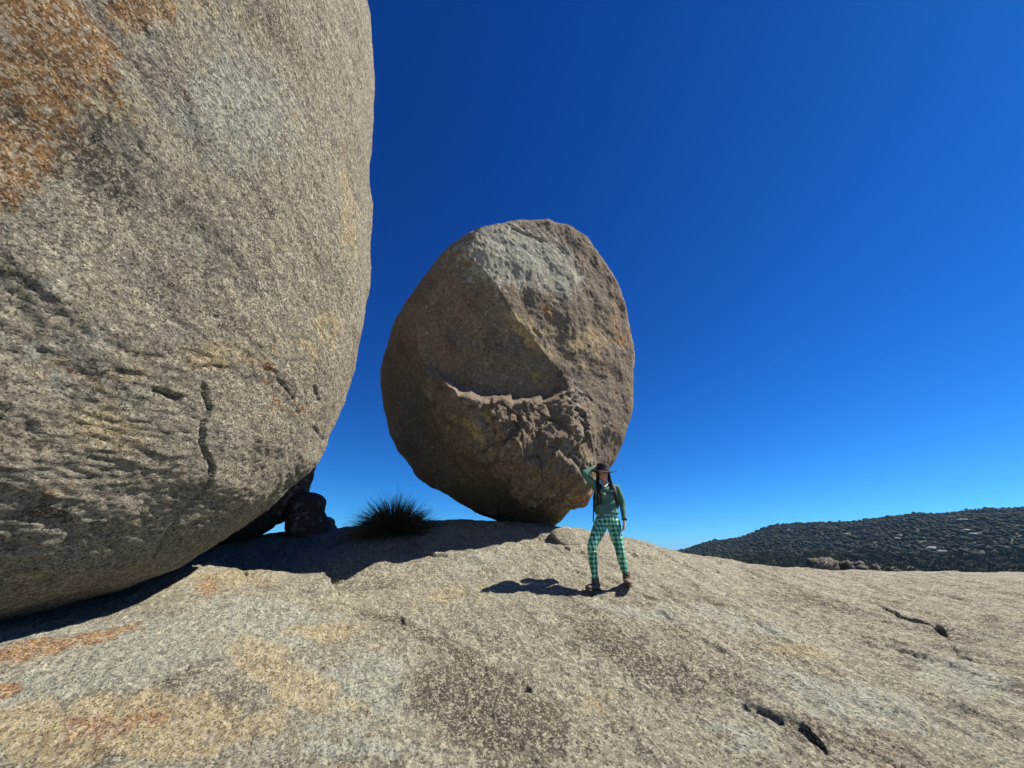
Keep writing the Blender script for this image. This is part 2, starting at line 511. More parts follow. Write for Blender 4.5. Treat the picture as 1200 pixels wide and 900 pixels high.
# ------------------------------------------------------------------ boulders
def cube_sphere(n):
    t = np.tan(np.linspace(-math.pi / 4, math.pi / 4, n + 1))
    A, B = np.meshgrid(t, t, indexing='ij')
    o = np.ones_like(A)
    P, F, base = [], [], 0
    for s, perm in ((1, (0, 1, 2)), (-1, (0, 2, 1)), (1, (2, 0, 1)), (-1, (1, 0, 2)), (1, (1, 2, 0)), (-1, (2, 1, 0))):
        c = [A, B, o * s]
        v = np.stack([c[perm[0]], c[perm[1]], c[perm[2]]], -1).reshape(-1, 3)
        P.append(v)
        i, j = np.meshgrid(np.arange(n), np.arange(n), indexing='ij')
        q = np.stack([i * (n + 1) + j, (i + 1) * (n + 1) + j, (i + 1) * (n + 1) + j + 1, i * (n + 1) + j + 1], -1).reshape(-1, 4)
        F.append(q + base)
        base += len(v)
    P = np.vstack(P); F = np.vstack(F)
    P /= np.linalg.norm(P, axis=1)[:, None]
    key = np.round(P * 1e5).astype(np.int64)
    _, idx, inv = np.unique(key, axis=0, return_index=True, return_inverse=True)
    inv = inv.ravel()
    P, F = P[idx], inv[F]
    # make every face look outwards
    a, b, c = P[F[:, 0]], P[F[:, 1]], P[F[:, 2]]
    flip = np.einsum('ij,ij->i', np.cross(b - a, c - a), a) < 0
    F[flip] = F[flip][:, ::-1]
    return P, F

def frame_of(Cn):
    A = Cn - np.array([0, 0, EYE])
    A = A / np.linalg.norm(A)
    U = np.cross(A, [0, 0, 1.0]); U /= np.linalg.norm(U)
    V = np.cross(U, A)
    return A, U, V

def fit_boulder(Cn, radii, outline, n, dense=0.35, clips=(), power=2.0, iters=9, soft=0.05):
    """a body round Cn whose outline, seen from where the photograph was taken, is the given one; real depth radii[2]"""
    Cn = np.asarray(Cn, float)
    A, U, V = frame_of(Cn)
    S, F = cube_sphere(n)
    S = S.copy()
    # local axes: u right, v up, w towards the viewer; more vertices on the near side
    ph = np.arccos(np.clip(S[:, 2], -1, 1))
    ph2 = ph * (1 - dense + dense * (ph / math.pi) ** 1.5)
    k = np.where(np.sin(ph) > 1e-6, np.sin(ph2) / np.maximum(np.sin(ph), 1e-6), 1 - dense)
    S[:, 0] *= k; S[:, 1] *= k; S[:, 2] = np.cos(ph2)
    if power != 2.0:
        S /= ((np.abs(S) ** power).sum(1) ** (1 / power))[:, None]
    P0 = S * np.array(radii)
    tgt = []
    for px, py in outline:
        r = ray(px, py)
        d = r @ A
        tgt.append(((r @ U) / d, (r @ V) / d))
    tgt = np.array(tgt)
    tt, tr = np.arctan2(tgt[:, 1], tgt[:, 0]), np.hypot(tgt[:, 0], tgt[:, 1])
    o = np.argsort(tt); tt, tr = tt[o], tr[o]
    nb = 120
    bc = (np.arange(nb) + .5) / nb * 2 * math.pi - math.pi
    T = np.interp(bc, np.r_[tt[-1] - 2 * math.pi, tt, tt[0] + 2 * math.pi], np.r_[tr[-1], tr, tr[0]])
    f = np.ones(nb)
    th0 = np.arctan2(P0[:, 1], P0[:, 0])
    cl = [(np.array(nn, float) / np.linalg.norm(nn), d) for nn, d in clips]
    for it in range(iters + 1):
        ff = np.interp(th0, np.r_[bc - 2 * math.pi, bc, bc + 2 * math.pi], np.r_[f, f, f])
        P = P0.copy()
        P[:, 0] *= ff; P[:, 1] *= ff
        for nn, d in cl:
            e = P @ nn - d
            e = soft * np.logaddexp(0, e / soft) if soft else np.maximum(e, 0)
            e = np.where(P @ nn - d > -soft * 6, e, 0)
            P = P - e[:, None] * nn
        W = Cn + P[:, :1] * U + P[:, 1:2] * V - P[:, 2:3] * A
        if it == iters:
            break
        Q = W - np.array([0, 0, EYE])
        dd = Q @ A
        ok = dd > 0.3
        gx_, gy_ = (Q @ U)[ok] / dd[ok], (Q @ V)[ok] / dd[ok]
        b = np.clip(((np.arctan2(gy_, gx_) + math.pi) / (2 * math.pi) * nb).astype(int), 0, nb - 1)
        act = np.zeros(nb)
        np.maximum.at(act, b, np.hypot(gx_, gy_))
        act = np.where(act > 0, act, T)
        g = np.clip(T / act, .8, 1.25)
        f = f * g ** 0.8
        f = (np.roll(f, 1) + 2 * f + np.roll(f, -1)) / 4 if it < iters - 2 else f
    return W, F, P, (A, U, V)

def normals(Vt, F):
    n = np.cross(Vt[F[:, 2]] - Vt[F[:, 0]], Vt[F[:, 3]] - Vt[F[:, 1]])
    out = np.zeros_like(Vt)
    for k in range(4):
        np.add.at(out, F[:, k], n)
    return out / np.maximum(np.linalg.norm(out, axis=1)[:, None], 1e-9)

def project(Wd):
    Q = Wd - np.array([0, 0, EYE])
    z = Q[:, 1] * CP + Q[:, 2] * SP
    y = -Q[:, 1] * SP + Q[:, 2] * CP
    zz = np.where(z > .2, z, 1e9)
    return 600 + 451 * Q[:, 0] / zz, 450 - 451 * y / zz, z > .2

# ---- the huge boulder on the left
C_BIG = np.array([-8.6, 4.3, 3.3]) * 0.86 + np.array([0, 0, EYE])
out_big = [(422,-30),(434,30),(442,90),(442,150),(438,210),(435,290),(427,345),(413,410),(396,478),(370,543),(335,580),(282,618),(220,658),(150,687),
           (80,706),(0,727),(-150,757),(-400,800),(-900,830),(-1500,600),(-1700,200),(-1500,-500),(-900,-1000),(-200,-1100),(200,-700),(360,-350),(410,-140)]
BR = (4.85, 4.65, 4.65)
Wb, Fb, Pb, (Ab, Ub, Vb) = fit_boulder(C_BIG, BR, out_big, 250, dense=0.30, power=2.4, iters=14)
def relief_big(W, F):
    N = normals(W, F)
    # flakes: streaks running down and away across the face
    a = R(13)
    y, z = W[:, 1] * math.cos(a) - W[:, 2] * math.sin(a), W[:, 1] * math.sin(a) + W[:, 2] * math.cos(a)
    wv = fbm(W * 0.35, 3)
    Uq = np.c_[W[:, 0] * .9, y * 0.55 + wv * .5, z * 1.35 + wv * .5]
    h = 0.12 * fbm(W * 0.32 + 5, 3) + 0.028 * fbm(Uq * 0.9, 3)
    q = fbm(Uq * 1.1 + 21, 3)
    h += 0.006 * (sstep(-.02, .02, q) + sstep(.24, .27, q) + sstep(-.3, -.27, q))
    q = fbm(Uq * 3.2 + 71, 3)
    h += 0.004 * (sstep(-.04, .04, q) + sstep(.2, .26, q))
    h += 0.008 * fbm(Uq * 3.3, 3) + 0.0045 * ridged(Uq * 10.5, 2, .6) + 0.010 * fbm(Uq * 21, 2)
    px, py, ok = project(W)
    # main crack of the photograph, from the ledge at (200,460) down to the underside
    pts = [np.array(p, float) for p in [(236,430),(240,462),(246,480),(238,500),(236,520),(247,545),(238,570),(214,600),(196,625),(180,652)]]
    d, s, t = seg_field(px + 3 * perlin(W * 6), py + 3 * perlin(W * 6 + 5), pts)
    wdt = 1.1 + .5 * (t < .6)
    h = h - ok * (0.045 * np.exp(-(d / wdt) ** 2)) * sstep(0, .1, t)
    h = h + ok * np.where(s < 0, 0.018 * np.exp(-(d / 10)), 0) * sstep(0, .2, t)
    for pp, dp, ww in [([(183,458),(195,462),(209,468)], .09, 3.2), ([(226,434),(244,428),(268,432)], .04, 1.8), ([(326,444),(336,456),(343,468)], .05, 1.6),
                       ([(140,50),(143,80)], .07, 2.0), ([(58,205),(70,215),(100,222)], .04, 4), ([(365,500),(378,515)], .05, 2.0),
                       ([(312,432),(325,438)], .03, 1.8), ([(100,20),(125,38),(138,48)], .07, 4), ([(195,235),(206,244)], .04, 2.5), ([(365,452),(368,468)], .04, 2.5)]:
        d, s, t = seg_field(px, py, [np.array(p, float) for p in pp])
        h = h - ok * dp * .6 * np.exp(-(d / (ww * .75)) ** 2)
    return W + N * h[:, None], px, py, ok
Wb2, bpx, bpy_, bok = relief_big(Wb, Fb)
b_me = mesh_np('boulder_surface', Wb2 - C_BIG, Fb)

def pblob(px, py, c, rx, ry, ang=0):
    a = R(ang)
    x, y = px - c[0], py - c[1]
    u, v = x * math.cos(a) + y * math.sin(a), -x * math.sin(a) + y * math.cos(a)
    return np.clip(1.15 - np.hypot(u / rx, v / ry) * 0.75, 0, 1)
B = lambda *a: pblob(bpx, bpy_, *a) * bok
ora = np.maximum.reduce([B((40,60),120,95,30), B((20,180),60,100,70), .85 * B((150,15),70,30,0), .55 * B((95,445),60,25,20), .5 * B((60,575),40,14,0), .45 * B((320,455),60,60,60), .4 * B((40,690),120,20,-10), .45*B((120,660),150,25,-10)])
yl = np.maximum.reduce([.8 * B((105,120),90,40,20), .65 * B((140,500),70,40,0), .7 * B((250,420),70,22,0), .75 * B((405,250),14,90,0), .6 * B((370,390),30,70,20), .6 * B((230,10),80,25,0), .5 * B((110,440),90,30,0)])
gl = np.maximum.reduce([.7 * B((270,130),110,90,0), .55 * B((60,420),110,60,0), .5 * B((60,330),70,40,0)])
dk = np.maximum.reduce([.75 * B((110,190),80,60,40), .45 * B((190,330),60,50,0), .6 * B((60,600),80,20,0), .5 * B((250,600),60,25,-30), .55*B((20,300),60,40,0)])
set_attr(b_me, 'pa', np.c_[ora, gl, dk, yl])
big = link('boulder', b_me, M_big)
big.location = C_BIG
tag(big, 'huge rough grey granite boulder with an orange stained corner, leaning in from the left', 'boulder')

# ---- the balancing boulder
C_BAL = at(597, 445, 9.15)
out_bal = [(608,258.5),(640,260.5),(670,268),(688,279),(701,292),(713,309),(723,329),(731,350),(737,373),(741,400),(742.5,431),(740,460),(737,489),(729,517),(719,540),
           (706,562),(692,580),(680,588),(670,594),(662,603),(652,613),(639,618),(607,620),(585,614),(575,608),(562,603),(548,592),(529,582),(510,571),(490,555),(474,538),
           (463,520),(456.7,502),(450,482),(448,462),(449,431),(455,405),(463,382),(472,364),(483,346.7),(498,323),(514,302),(530,288),(546,277.5),(560,269),(577,263)]
Wr, Fr, Pr, (Ar, Ur, Vr) = fit_boulder(C_BAL, (2.7, 3.4, 2.7), out_bal, 170, dense=0.30, power=2.35, soft=.10,
                                       clips=[((0.47, 0.30, 0.83), 1.86), ((-0.72, -0.28, 0.64), 2.42), ((-.12, -.70, .70), 2.72)])
def relief_bal(W, F, P):
    N = normals(W, F)
    px, py, ok = project(W)
    h = 0.10 * fbm(W * 0.55 + 31, 3)
    front = P[:, 2] > 0
    # broken scoop above a rough projecting ledge
    ledge = np.interp(px, [495, 520, 548, 565, 600, 640, 660], [425, 440, 462, 466, 466, 467, 455])
    ledge = ledge + 5 * perlin(W * 3.0) + 3 * perlin(W * 7)
    # the scoop: a flat slab has dropped away, leaving a face turned straight at the viewer
    nn = np.array([.12, .0, .99]); nn /= np.linalg.norm(nn)
    e = P @ nn - 1.64 + .03 * fbm(W * 1.5 + 50, 3)
    e = np.maximum(e, 0) / nn[2]
    m_in = sstep(6, -3, py - ledge) * sstep(672, 655, px + 4 * perlin(W * 4)) * front
    W = W + Ar[None] * (e * m_in)[:, None]
    low = np.interp(px, [490, 510, 535, 560, 600, 640, 690, 705], [445, 470, 525, 530, 560, 598, 606, 600]) + 12 * perlin(W * 2.2)
    crust = sstep(604, 560, py) * sstep(-2, 6, py - ledge) * sstep(14, -14, py - low) * sstep(485, 500, px) * sstep(705, 668, px) * front
    # angular lumps left where the sheet broke away
    cw = W + .025 * np.c_[perlin(W * 4), perlin(W * 4 + 9), perlin(W * 4 + 19)]
    m_ = crust > 0.01
    lump = np.zeros(len(W))
    lump[m_] = .10 * shards(cw[m_] * 1.9, 3) + .055 * shards(cw[m_] * 4.3, 5) + .03 * shards(cw[m_] * 9.0, 9)
    h += crust * (lump + .03 + .27 * sstep(-4, 60, py - ledge))
    # second smaller ledge low on the right
    l2 = np.interp(px, [590, 625, 645, 660, 675, 690], [545, 533, 530, 540, 552, 556]) + 3 * perlin(W * 5 + 60)
    m2 = sstep(-2, 3, py - l2) * sstep(620, 560, py) * sstep(585, 620, px) * sstep(700, 680, px) * front
    h += 0.12 * m2 * (1 + .8 * fbm(W * 3 + 77, 3))
    for pp, dp, ww in [([(600,268),(620,276),(634,284)], .05, 1.5), ([(556,352),(562,338),(553,333)], .05, 2.2), ([(520,392),(529,402),(533,412)], -.10, 2.2),
                       ([(565,470),(568,488),(580,505)], .09, 3), ([(640,440),(652,452),(650,470)], .04, 2.5), ([(627,385),(634,392)], .05, 2.0), ([(600,470),(606,500)], .06, 3.0),
                       ([(636,470),(640,490),(650,500)], .08, 3.0), ([(524,470),(530,490),(533,505)], -.06, 2), ([(660,545),(672,552),(676,560)], -.05, 2)]:
        d, s, t = seg_field(px, py, [np.array(p, float) for p in pp])
        h -= front * dp * np.exp(-(d / ww) ** 2)
    h += 0.030 * fbm(W * 1.9 + 3, 4, .6) + 0.007 * ridged(W * 7.0, 3, .6) + 0.006 * fbm(W * 24, 2)
    return W + N * h[:, None], px, py, ok & front
Wr2, rpx, rpy, rok = relief_bal(Wr, Fr, Pr)
r_me = mesh_np('balancing_surface', Wr2 - C_BAL, Fr)
B = lambda *a: pblob(rpx, rpy, *a) * rok
set_attr(r_me, 'pa', np.c_[
    np.maximum.reduce([.35 * B((700,440),30,110,0), .6 * B((725,370),14,60,0), .35 * B((640,365),60,30,30), .5 * B((680,570),30,30,0), .35 * B((520,580),60,30,30), .3 * B((480,440),40,90,0)]),
    np.maximum.reduce([.85 * B((600,300),80,45,10), .7 * B((655,320),40,40,0), .5 * B((668,470),20,60,0), .5 * B((640,580),40,30,0)]),
    np.maximum.reduce([.5 * B((580,400),60,40,30), .7 * B((660,440),14,40,0), .45 * B((480,500),40,80,0), .6 * B((585,605),40,12,0)]),
    np.maximum.reduce([.55 * B((610,380),60,30,35), .6 * B((690,400),40,80,60), .4 * B((560,500),50,30,0)])])
bal = link('balancing_boulder', r_me, M_bal)
bal.location = C_BAL
tag(bal, 'tall brown egg-shaped boulder balancing on a narrow base, scooped hollow in its face', 'boulder')

def small_boulder(name, c, radii, outline, n, m, label, clips=(), rough=1.0, power=2.3, seed=0, group=None, soft=.02):
    W, F, P, fr = fit_boulder(c, radii, outline, n, dense=.15, clips=clips, power=power, soft=soft)
    N = normals(W, F)
    s = max(radii)
    h = s * rough * (0.10 * fbm(W * (.9 / s) + seed, 3) + 0.05 * ridged(W * (2.3 / s) + seed, 3, .55) + .012 * fbm(W * (11 / s), 3))
    me = mesh_np(name + '_surface', W + N * h[:, None] - c, F)
    set_attr(me, 'pa', np.c_[np.zeros(len(W)), .4 * sstep(-.2, .4, fbm(W * (1.5 / s), 2)), np.zeros(len(W)), np.zeros(len(W))])
    o = link(name, me, m)
    o.location = c
    return tag(o, label, 'boulder', group)

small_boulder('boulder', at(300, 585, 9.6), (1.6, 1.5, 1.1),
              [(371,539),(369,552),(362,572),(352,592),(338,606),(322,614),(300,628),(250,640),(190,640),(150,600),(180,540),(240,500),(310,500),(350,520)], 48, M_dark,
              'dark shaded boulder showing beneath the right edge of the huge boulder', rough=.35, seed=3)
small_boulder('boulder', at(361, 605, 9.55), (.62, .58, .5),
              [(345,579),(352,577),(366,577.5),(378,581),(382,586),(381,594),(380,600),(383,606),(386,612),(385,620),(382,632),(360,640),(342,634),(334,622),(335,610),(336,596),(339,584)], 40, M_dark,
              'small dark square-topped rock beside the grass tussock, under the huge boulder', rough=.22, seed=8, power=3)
small_boulder('boulder', at(387, 616, 10.4), (.3, .3, .3),
              [(378,612),(384,606),(389,608),(392,615),(394,624),(380,630),(372,622)], 18, M_ground,
              'pale sunlit stone peeking out right of the small dark square-topped rock', rough=.3, seed=18)
small_boulder('rock_slab', at(663, 636, 7.55), (.36, .2, .36),
              [(645,624),(655,619),(668,618),(677,626),(684,640),(682,647),(668,647),(655,640),(646,633)], 40, M_ground,
              'yellowish slab of loose granite against the foot of the balancing boulder', rough=.2, seed=12, clips=[((.25, .62, .72), .25)], soft=.03)['category'] = 'rock slab'

# distant outcrop beyond the brow of the slab
def outcrop(px0, py0, px1, py1, Y, seed, label, tall=1.0):
    cx, cy = (px0 + px1) / 2, (py0 + py1) / 2 + (py1 - py0) * .35
    rx, ry = (px1 - px0) / 2, (py1 - py0) * .85
    rs = np.random.RandomState(seed)
    ol = []
    for k in range(14):
        a = k / 14 * 2 * math.pi
        q = (abs(math.cos(a)) ** 2.6 + abs(math.sin(a)) ** 2.6) ** (-1 / 2.6) * rs.uniform(.88, 1.06)
        ol.append((cx + rx * q * math.cos(a), cy + ry * q * math.sin(a)))
    c = at(cx, cy, Y)
    d = np.linalg.norm(c) / 451 * .9
    return small_boulder('boulder', c, (rx * d, ry * d, rx * d * .8), ol, 20, M_dark, label, rough=.35, seed=seed)
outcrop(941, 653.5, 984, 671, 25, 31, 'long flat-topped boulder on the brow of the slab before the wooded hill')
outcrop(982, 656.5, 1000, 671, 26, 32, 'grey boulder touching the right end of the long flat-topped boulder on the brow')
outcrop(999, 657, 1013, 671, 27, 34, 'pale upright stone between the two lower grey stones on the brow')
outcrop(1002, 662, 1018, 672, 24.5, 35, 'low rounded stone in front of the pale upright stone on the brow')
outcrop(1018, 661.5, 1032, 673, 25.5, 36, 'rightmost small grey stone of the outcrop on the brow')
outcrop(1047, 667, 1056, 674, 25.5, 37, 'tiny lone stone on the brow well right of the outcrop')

# ------------------------------------------------------------------ terrain with the hill
az_k = np.array([-180, -60, 0, 17, 20, 22.6, 25.5, 29, 32.4, 36, 39.9, 44, 51.8, 60, 80, 120, 180])
el_k = np.array([-.012, -.012, -.012, -.012, -.006, .001, .0155, .025, .0455, .0465, .0475, .053, .057, .064, .06, .02, -.012])
def terrain_z(r, az):
    """height above eye level; az in degrees clockwise from +Y"""
    e = np.interp(az, az_k, el_k)
    crest = 950.0
    zc = e * crest
    low = -9 - 11 * sstep(60, 120, r) + 4 * sstep(180, 330, r)
    up = sstep(300, crest, r) ** 0.85
    z = low * (1 - up) + zc * up
    z = np.where(r > crest, zc - (r - crest) * .10, z)
    z = np.maximum(z, np.where(r > crest, -60, -1e9))
    return z
tr = np.concatenate([[30], np.linspace(50, 1300, 90), np.geomspace(1350, 9000, 14)])
ta = np.linspace(-180, 180, 241)[:-1]
TA, TR = np.meshgrid(ta, tr)
tx, ty = (TR * np.sin(np.radians(TA))).ravel(), (TR * np.cos(np.radians(TA))).ravel()
tz = terrain_z(TR.ravel(), TA.ravel())
tz = np.where(TR.ravel() < 51, -24, tz)
tz += 7 * fbm(np.c_[tx, ty, tx * 0] / 180, 3) * sstep(250, 500, TR.ravel()) * sstep(18, 26, TA.ravel())
nA = len(ta)
ii, jj = np.meshgrid(np.arange(len(tr) - 1), np.arange(nA), indexing='ij')
tq = np.stack([ii * nA + jj, ii * nA + (jj + 1) % nA, (ii + 1) * nA + (jj + 1) % nA, (ii + 1) * nA + jj], -1).reshape(-1, 4)[:, ::-1]
tv = np.vstack([np.c_[tx, ty, tz + EYE], [[0, 0, -24 + EYE]]])
tcap = np.stack([np.full(nA, len(tv) - 1), (np.arange(nA) + 1) % nA, np.arange(nA)], -1)
nb = NB('hill_soil')
c_ = nb.mix(nb.step(nb.noise(nb.pos(), .03, 6, .6), .4, .6), (0.035, 0.04, 0.022), (0.06, 0.055, 0.035))
M_hill = nb.out(c_, .95)
hill = tag(link('hills', mesh_np('hills', tv, tq, tcap), M_hill), kind='structure')

def terr_at(x, y):
    r = np.hypot(x, y); a = np.degrees(np.arctan2(x, y))
    z = terrain_z(r, a)
    z = z + 7 * fbm(np.c_[x, y, x * 0] / 180, 3) * sstep(250, 500, r) * sstep(18, 26, a)
    return z + EYE

# ---- the forest: crowns merged into one mass
def ico(sub=1):
    import bmesh
    bm = bmesh.new()
    bmesh.ops.create_icosphere(bm, subdivisions=sub, radius=1)
    v = np.array([q.co[:] for q in bm.verts]); f = np.array([[q.index for q in t.verts] for t in bm.faces])
    bm.free()
    return v, f
def foliage_mat(name, cols):
    nb = NB(name)
    P = nb.pos()
    n1 = nb.noise(P, .035, 4, .6)
    n2 = nb.noise(P, .9, 5, .7)
    big_ = nb.voro(P, .13, 'F1', 'Color')
    s = nb.n('ShaderNodeSeparateColor'); nb.l(big_, s.inputs[0])
    c = nb.mix(nb.step(n1, .4, .62), cols[0], cols[1])
    c = nb.mix(nb.math('MULTIPLY', nb.step(s.outputs[0], .5, 1.0), .7), c, cols[2])
    c = nb.mix(nb.math('MULTIPLY', nb.step(n2, .5, .35), .6), c, tuple(v * .4 for v in cols[0]))
    return nb.out(c, .9, nb.bump(n2, .5), .1)
M_forest = foliage_mat('eucalypt_forest', [(0.022, 0.028, 0.015), (0.031, 0.035, 0.017), (0.040, 0.036, 0.020)])
M_near = foliage_mat('eucalypt_near', [(0.060, 0.070, 0.028), (0.085, 0.085, 0.035), (0.11, 0.09, 0.045)])
M_bark = simple('bark', (0.16, 0.12, 0.09), scale=8)

rs = np.random.RandomState(5)
iv, if_ = ico(1)
N_T = 12500
ra = rs.uniform(17, 66, N_T)
rr_ = np.sqrt(rs.uniform(400 ** 2, 985 ** 2, N_T))
keep = (ra > 21) | (rs.rand(N_T) < .5)
ra, rr_ = ra[keep], rr_[keep]
fx, fy = rr_ * np.sin(np.radians(ra)), rr_ * np.cos(np.radians(ra))
fz = terr_at(fx, fy)
hgt = rs.uniform(2.8, 5.6, len(fx)) * np.where(rr_ > 900, .75, 1)
VV, FF, base = [], [], 0
for k in range(3):
    off = rs.normal(size=(len(fx), 3)) * np.array([1.9, 1.9, 1.0])
    rad = (hgt * rs.uniform(.22, .52, len(fx)))[:, None] * rs.uniform(.8, 1.25, (len(fx), 3)) * np.array([1.05, 1.05, .72])
    cen = np.c_[fx, fy, fz + hgt * .62] + off
    v = cen[:, None, :] + rad[:, None, :] * (iv[None] * rs.uniform(.62, 1.28, (len(fx), len(iv)))[..., None])
    VV.append(v.reshape(-1, 3))
    FF.append((if_[None] + (np.arange(len(fx)) * len(iv))[:, None, None] + base).reshape(-1, 3))
    base += len(fx) * len(iv)
forest_me = mesh_np('forest', np.vstack(VV), tris=np.vstack(FF), smooth=False)
forest = tag(link('forest', forest_me, M_forest), 'dark dry eucalypt forest covering the far hill', 'forest', kind='stuff')

# bare rock showing through the trees on the hill
def hill_rock(px, py, w_px, k, label):
    r = ray(px, py)
    e = r[2] / math.hypot(r[0], r[1]); a = math.degrees(math.atan2(r[0], r[1]))
    rad = np.linspace(320, 945, 300)
    zz = terr_at(rad * math.sin(R(a)), rad * math.cos(R(a))) + 4
    i = int(np.argmax(zz - EYE >= e * rad)) or 299
    d = rad[i]
    s = w_px / 451 * d * .55
    c = np.array([d * math.sin(R(a)), d * math.cos(R(a)), zz[i]])
    v, f = ico(3)
    v = v * np.array([s, s * .8, s * .5]) * (1 + .25 * fbm(v * 1.3 + k, 3))[:, None]
    me = mesh_np('hill_rock', v, tris=f)
    set_attr(me, 'pa', np.zeros((len(v), 4)))
    o = link('boulder', me, M_hillrock); o.location = c
    return tag(o, label, 'boulder', 'bare rocks among the trees of the far hill')
M_hillrock = simple('pale_granite', (0.13, 0.12, 0.11), scale=.3, var=.2, bump=.2)
HR = [(1133,623,6,'pale rock high on the wooded hill, left of a close pair of pale rocks'), (1142,627.5,6,'pale rock high on the wooded hill, left of the closest pair'),
      (1149,626.5,6,'pale rock at the right end of the trio high on the wooded hill'), (1054,628,4,'upper of two stacked pale specks of rock halfway up the wooded hill'),
      (1052,632,4,'lower of two stacked pale specks of rock halfway up the wooded hill'), (1092,644,8,'pale streak of bare rock low on the wooded hill'),
      (1103,647,6,'dull rock just right of the pale streak low on the wooded hill'), (1128,611,7,'dull flat rock just below the crest of the wooded hill'),
      (993,627,6,'dull grey rock left of centre under the crest of the wooded hill'), (925,622,5,'faint rock near the crest above the flat-topped boulder')]
for k, (a, b, c_, l_) in enumerate(HR):
    hill_rock(a, b, c_, k * 5.1, l_)

# ---- individual trees below the hill, nearest the slab
def make_tree(seed, h):
    rs = np.random.RandomState(seed)
    V, F, b = [], [], 0
    n = 8
    def limb(p0, p1, r0, r1):
        nonlocal b
        d = (p1 - p0) / np.linalg.norm(p1 - p0)
        u = np.cross(d, [.3, .2, 1]); u /= np.linalg.norm(u); w_ = np.cross(d, u)
        for p, r in ((p0, r0), ((p0 + p1) / 2 + rs.normal(size=3) * .05 * h * .1, (r0 + r1) / 2), (p1, r1)):
            for k in range(n):
                a = k / n * 2 * math.pi
                V.append(p + r * (math.cos(a) * u + math.sin(a) * w_))
        for s in range(2):
            for k in range(n):
                F.append((b + s * n + k, b + s * n + (k + 1) % n, b + (s + 1) * n + (k + 1) % n, b + (s + 1) * n + k))
        b += 3 * n
    limb(np.zeros(3), np.array([.2, .1, h * .55]), .045 * h, .022 * h)
    tips = []
    for k in range(5):
        a = rs.uniform(0, 6.28)
        t = np.array([math.cos(a) * h * rs.uniform(.12, .3), math.sin(a) * h * rs.uniform(.12, .3), h * rs.uniform(.62, .9)])
        limb(np.array([.15, .08, h * rs.uniform(.35, .52)]), t, .016 * h, .006 * h)
        tips.append(t)
    tm = mesh_np('trunk', np.array(V), np.array(F))
    # crown: many small leafy faces in clumps round the limb tips
    cl = []
    for t in tips + [np.array([0, 0, h * .85]), np.array([0, 0, h * .7])]:
        for q in range(6):
            cl.append(t + rs.normal(size=3) * np.array([.11, .11, .065]) * h)
    P = []
    for c in cl:
        rad = h * rs.uniform(.06, .13)
        for q in range(16):
            d = rs.normal(size=3); d /= np.linalg.norm(d)
            P.append(c + d * rad * np.array([1.1, 1.1, .75]) * rs.uniform(.6, 1))
    P = np.array(P)
    m = len(P)
    s = h * .045
    a, bb = rs.normal(size=(m, 3)), rs.normal(size=(m, 3))
    a /= np.linalg.norm(a, axis=1)[:, None]; bb -= (a * bb).sum(1)[:, None] * a; bb /= np.linalg.norm(bb, axis=1)[:, None]
    v = np.stack([P + a * s, P + bb * s * .7, P - a * s, P - bb * s * .7], 1).reshape(-1, 3)
    return tm, mesh_np('crown', v, np.arange(m * 4).reshape(-1, 4), smooth=False)
protos = []
for k in range(4):
    tm, cm = make_tree(40 + k, 9.0)
    tm.materials.append(M_bark); cm.materials.append(M_near)
    protos.append((tm, cm))
rs = np.random.RandomState(3)
n_tree = 0
for k in range(200):
    a = 24 + (k * 0.6180339 % 1) * 33.0
    r = 275 + 150 * (k / 200) ** .8 + rs.uniform(-6, 6)
    x, y = r * math.sin(R(a)), r * math.cos(R(a))
    z = float(terr_at(np.array([x]), np.array([y]))[0])
    hh = rs.uniform(.75, 1.25)
    top = (z + 8.3 * hh - EYE) / r
    # stand them where their tops show above the brow
    want = rs.uniform(-.045, -.022)
    tm, cm = protos[k % 4]
    root = D.objects.new('eucalypt_tree', None)
    C.objects.link(root)
    root.location = (x, y, z if abs(want - top) > 1 else z)
    root.rotation_euler = (0, 0, rs.uniform(0, 6.28))
    root.scale = (hh * rs.uniform(.9, 1.15),) * 2 + (hh,)
    tag(root, 'low dark olive eucalypt in the wood along the foot of the far hill', 'tree', 'eucalypts along the foot of the far hill')
    link('trunk', tm, None, root); link('crown', cm, None, root)
# ------------------------------------------------------------------ grass tussocks
M_grass = simple('dry_tussock', (0.065, 0.058, 0.028), rough=.7, scale=14, var=.75, bump=0, spec=.2)
def tussock(name, c, radius, n, seed, label, base_r=.3):
    rs = np.random.RandomState(seed)
    V, F = [], []
    seg = 7
    ph = np.arccos(rs.uniform(0.0, 1, n) ** 1.15); th_ = rs.uniform(0, 2 * math.pi, n)
    for k in range(n):
        L = radius * rs.uniform(.72, 1.12) * (1.08 if ph[k] < .8 else 1)
        d = np.array([math.sin(ph[k]) * math.cos(th_[k]), math.sin(ph[k]) * math.sin(th_[k]), math.cos(ph[k])])
        root = np.array([d[0], d[1], 0]) * base_r * radius * rs.uniform(.2, 1)
        side = np.cross(d, rs.normal(size=3)); side /= np.linalg.norm(side)
        bend = rs.normal(size=3) * .14 + np.array([d[0] * .15, d[1] * .15, -.20 * math.sin(ph[k])])
        wd = rs.uniform(.006, .012)
        b = len(V)
        for q in range(seg + 1):
            t = q / seg
            p = root + d * L * t + bend * L * t * t
            w_ = wd * (1 - t * .9)
            V.append(p - side * w_); V.append(p + side * w_)
        for q in range(seg):
            F.append((b + 2 * q, b + 2 * q + 1, b + 2 * q + 3, b + 2 * q + 2))
    o = link(name, mesh_np(name + '_blades', np.array(V), np.array(F), smooth=False), M_grass)
    o.location = c
    return tag(o, label, 'grass')
gc = at(463, 617, 8.5)
gc[2] = float(ground_z([gc[0]], [gc[1]])[0]) - .02
